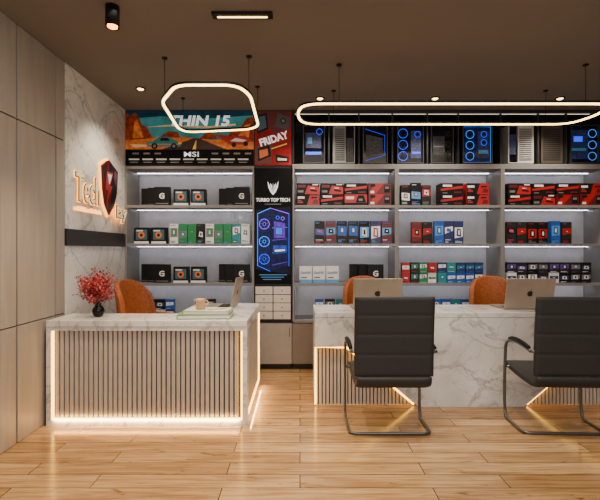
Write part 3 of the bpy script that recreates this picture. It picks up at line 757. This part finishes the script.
def book(w,d,h,x,y,z,rot,cm,label):
    t=thing('book',label,'book',(x,y,z),rot,group='books stacked on the reception desk')
    part('cover',MB().box((-w/2,-d/2,0),(w/2,d/2,.005),cm).box((-w/2,-d/2,h-.005),(w/2,d/2,h),cm).box((-w/2,-d/2,.005),(-w/2+.005,d/2,h-.005),cm),t)
    part('pages',MB().box((-w/2+.0055,-d/2+.004,.0052),(w/2-.004,d/2-.004,h-.0052),WHITE),t)
z=DZ+.001
book(.40,.24,.032,-.73,3.27,z,.06,mat('cover_green',(96,130,74),.5),'large book with green cover lying flat'); z+=.0325
book(.34,.2,.026,-.71,3.28,z,-.05,mat('cover_pale',(206,206,184),.5),'pale cream book lying on a green book'); z+=.0265
t=thing('mug','beige ceramic mug standing on a stack of books','mug',(-.775,3.27,z+.001))
CER=mat('beige_ceramic',(190,156,122),.35)
part('body',MB().lathe([(.028,0),(.036,.006),(.038,.07),(.038,.08),(.034,.08),(.033,.012)],(0,0,0),CER,24),t)
part('handle',MB().tube([(.036,0,.066),(.055,0,.062),(.062,0,.042),(.055,0,.022),(.036,0,.018)],.005,CER,8),t)
t=thing('pen','slim silver pen lying on a pale cream book','pen',(-.64,3.25,z+.0055),.5,mb=MB().tube([(-.07,0,0),(.055,0,0),(.07,0,0)],[.004,.004,.001],SILVER,8))

# ---------------------------------------------------------------- wall sign
SIGNGLOW=mat('sign_halo',(255,176,66),.5,es=3.0,var=0)
LETTER=mat('sign_letter_face',(244,226,190),.4,es=.28,var=0)
LEDGE=mat('sign_letter_edge',(46,26,12),.5,spec=.2)
t=thing('shop_sign','illuminated lettering sign with red shield on the marble wall','sign',(XL+.001,3.5,1.6))
def word(txt,size,x,y_,z_,wd):
    face=MB().text(txt,size,FACEX((x+.013,y_,z_)),LETTER,ext=.003,align='LEFT',offset=.001,width=wd); kx=face.kx
    part('word_halo',MB().text(txt,size,FACEX((x,y_,z_)),SIGNGLOW,ext=.003,align='LEFT',offset=.015,kx=kx),t,label='warm gold halo behind the letters')
    part('word_edge',MB().text(txt,size,FACEX((x+.006,y_,z_)),LEDGE,ext=.003,align='LEFT',offset=.009,kx=kx),t,label='dark bronze letter rim')
    part('word',face,t,label='pale gold lit letters')
word('Tech',.34,.006,.03,.125,.42)
word('lay',.17,.046,.72,.03,.23)
def yz(pts,x0_,x1_,m,b):
    n=len(pts); vs=[(x0_,y_,z_) for y_,z_ in pts]+[(x1_,y_,z_) for y_,z_ in pts]
    fs=[tuple(range(n-1,-1,-1)),tuple(range(n,2*n))]
    for i in range(n): j=(i+1)%n; fs.append((i,j,j+n,i+n))
    return b.add(vs,fs,m)
sh=[(.46,.50),(.56,.56),(.61,.58),(.66,.56),(.81,.50),(.79,.28),(.72,.14),(.61,.04),(.52,.14),(.48,.28)]
cy,cz=.635,.33
part('shield_halo',yz([((a_-cy)*1.06+cy,(b_-cz)*1.06+cz) for a_,b_ in sh],.001,.02,SIGNGLOW,MB()),t)
s_=yz(sh,.021,.032,mat('shield_red',(78,14,14),.4,spec=.2),MB())
yz([(.63,.565),(.79,.49),(.77,.29),(.71,.15),(.62,.07),(.67,.30),(.60,.32)],.0322,.034,BLACK,s_)
yz([(.48,.48),(.56,.53),(.52,.36)],.0322,.034,BLACK,s_)
yz([(.50,.26),(.55,.30),(.60,.10),(.54,.14)],.0322,.034,DRED,s_)
yz([(.72,.50),(.78,.47),(.76,.32),(.70,.42)],.0342,.036,DRED,s_)
yz([(.55,.46),(.68,.46),(.62,.33),(.67,.33),(.55,.15),(.58,.28),(.53,.28)],.0342,.037,mat('bolt_red',(150,30,24),.4,es=.1),s_)
yz([(.57,.44),(.66,.44),(.61,.345),(.595,.345)],.0372,.038,WHITE,s_)
part('shield',s_,t,label='dark red and black faceted shield with bolt')
q=MB(); yy=.02
while yy<.49:
    w_=random.choice((.010,.014,.018)); hh=random.choice((.028,.028,.04)); q.box((.001,yy,.035),(.012,yy+w_,.035+hh),SIGNGLOW); yy+=w_+.011
part('tagline',q,t,label='small glowing gold tagline strokes')

# ---------------------------------------------------------------- ceiling lights
def roundpoly(pts,r,n=6):
    out=[];L=len(pts)
    for i in range(L):
        p=Vector(pts[i]+(0,));a_=Vector(pts[i-1]+(0,));b_=Vector(pts[(i+1)%L]+(0,))
        r1=min(r,(a_-p).length*.45); r2=min(r,(b_-p).length*.45)
        out+=[tuple(v) for v in arc(p+(a_-p).normalized()*r1,p,p+(b_-p).normalized()*r2,n)]
    return out
def pendant(pts,z,wires,label,r):
    t=thing('pendant_light',label,'lamp',(0,0,z),group='looped pendant lights')
    path=roundpoly(pts,r)
    part('diffuser',MB().band(path,.0095,-.008,.002,LEDR),t,label='warm white glowing loop')
    part('frame',MB().band(path,.0155,.0022,.020,BLACK),t,label='slim black metal channel')
    for x,y_ in wires:
        part('suspension_wire',MB().tube([(x,y_,.020),(x,y_,H-z-.012)],.0025,BLACK,6),t)
        part('ceiling_cup',MB().lathe([(.022,0),(.022,.011)],(x,y_,H-z-.0115),BLACK,14),t)
    return t
pendant([(-1.12,3.40),(-.90,3.05),(-.46,3.05),(-.385,3.25),(-.40,4.05),(-.50,4.17),(-1.14,4.27),(-1.20,4.15)],2.5,
        [(-1.07,3.32),(-.40,3.29),(-.395,3.9),(-1.17,4.2)],'angular looped pendant light with warm glow above the reception desk',.10)
pendant([(-.03,3.70),(.03,3.44),(2.56,3.44),(2.64,3.70),(2.56,4.0),(.03,4.0)],2.5,
        [(.32,3.44),(2.34,3.44),(.32,4.0),(2.34,4.0)],'long looped pendant light with warm glow above the counter',.16)
t=thing('ceiling_spotlight','black cylindrical ceiling spotlight with amber bulb','lamp',(-1.17,2.62,H-.13))
part('housing',MB().lathe([(.035,.01),(.042,0),(.042,.13)],(0,0,0),BLACK,24),t)
part('bulb',MB().lathe([(.012,-.004),(.03,0),(.03,.009)],(0,0,0),AMBER,20),t)
t=thing('linear_ceiling_light','black linear ceiling light with small glowing lens row','lamp',(-.37,2.70,H-.022))
part('housing',MB().box((-.195,-.03,0),(.195,.03,.021),BLACK),t,bevel=.003)
part('lens',MB().box((-.16,-.006,-.003),(.16,.006,-.0005),LEDR),t)
for x,y_ in ((1.35,4.2),(2.6,4.2),(0.2,4.2),(-1.5,3.95)):  # the last one is added to brighten the marble wall
    t=thing('recessed_downlight','small round recessed ceiling light with dark rim','lamp',(x,y_,H-.012),group='recessed ceiling lights')
    part('rim',MB().lathe([(.032,.004),(.045,0),(.045,.0115)],(0,0,0),BLACK,20),t)
    part('lens',MB().lathe([(.02,-.002),(.03,.0035)],(0,0,0),LEDR,16),t)

# ---------------------------------------------------------------- lights
def area(loc,rot,sx,sy,pw,c):
    l=bpy.data.lights.new('area','AREA'); l.shape='RECTANGLE'; l.size=sx; l.size_y=sy; l.energy=pw; l.color=c
    o=bpy.data.objects.new('area_lamp',l); COL.objects.link(o); o.location=loc; o.rotation_euler=rot; return o
def spot(loc,pw,c,ang=80,rot=(0,0,0)):
    l=bpy.data.lights.new('spot','SPOT'); l.energy=pw; l.color=c; l.spot_size=math.radians(ang); l.spot_blend=.7; l.shadow_soft_size=.04
    o=bpy.data.objects.new('spot_lamp',l); COL.objects.link(o); o.location=loc; o.rotation_euler=rot; return o
area((.6,1.8,2.78),(0,0,0),3.5,1.6,58,(1,.88,.74))
area((.6,-1.0,2.3),(math.radians(65),0,0),4,1.5,78,(1,.95,.88))  # unseen frontal fill lamp behind the camera
spot((-1.17,2.62,2.66),150,(1,.72,.42),85)
spot((-.37,2.70,2.78),100,(1,.77,.50),85)
for x in (.2,1.35,2.6): spot((x,4.2,2.79),70,(1,.86,.68),105,(math.radians(8),0,0))
spot((-1.5,3.95,2.79),70,(1,.84,.64),110)  # lamp of the added downlight, brightens the marble wall
spot((.9,2.5,2.79),80,(1,.82,.60),80)  # added spot with no fitting, warms the floor before the counter
WARM=(1,.62,.24)
# added thin lamps outside the desk LED strips, spilling warm light on the floor
area((-1.13,3.085,.05),(math.radians(65),0,0),1.36,.01,5,WARM)
area((-.375,3.6,.05),(0,math.radians(-65),0),.01,.85,3,WARM)
w=bpy.data.worlds.new('world'); bpy.context.scene.world=w; w.use_nodes=True
bg=w.node_tree.nodes['Background']; bg.inputs[0].default_value=(1,.95,.90,1); bg.inputs[1].default_value=.5

cam=bpy.data.cameras.new('camera'); co=bpy.data.objects.new('camera',cam); COL.objects.link(co)
co.location=(0,0,EYE); co.rotation_euler=(math.pi/2,0,0); cam.sensor_width=36; cam.lens=36*FPX/600; cam.clip_start=.05
bpy.context.scene.camera=co
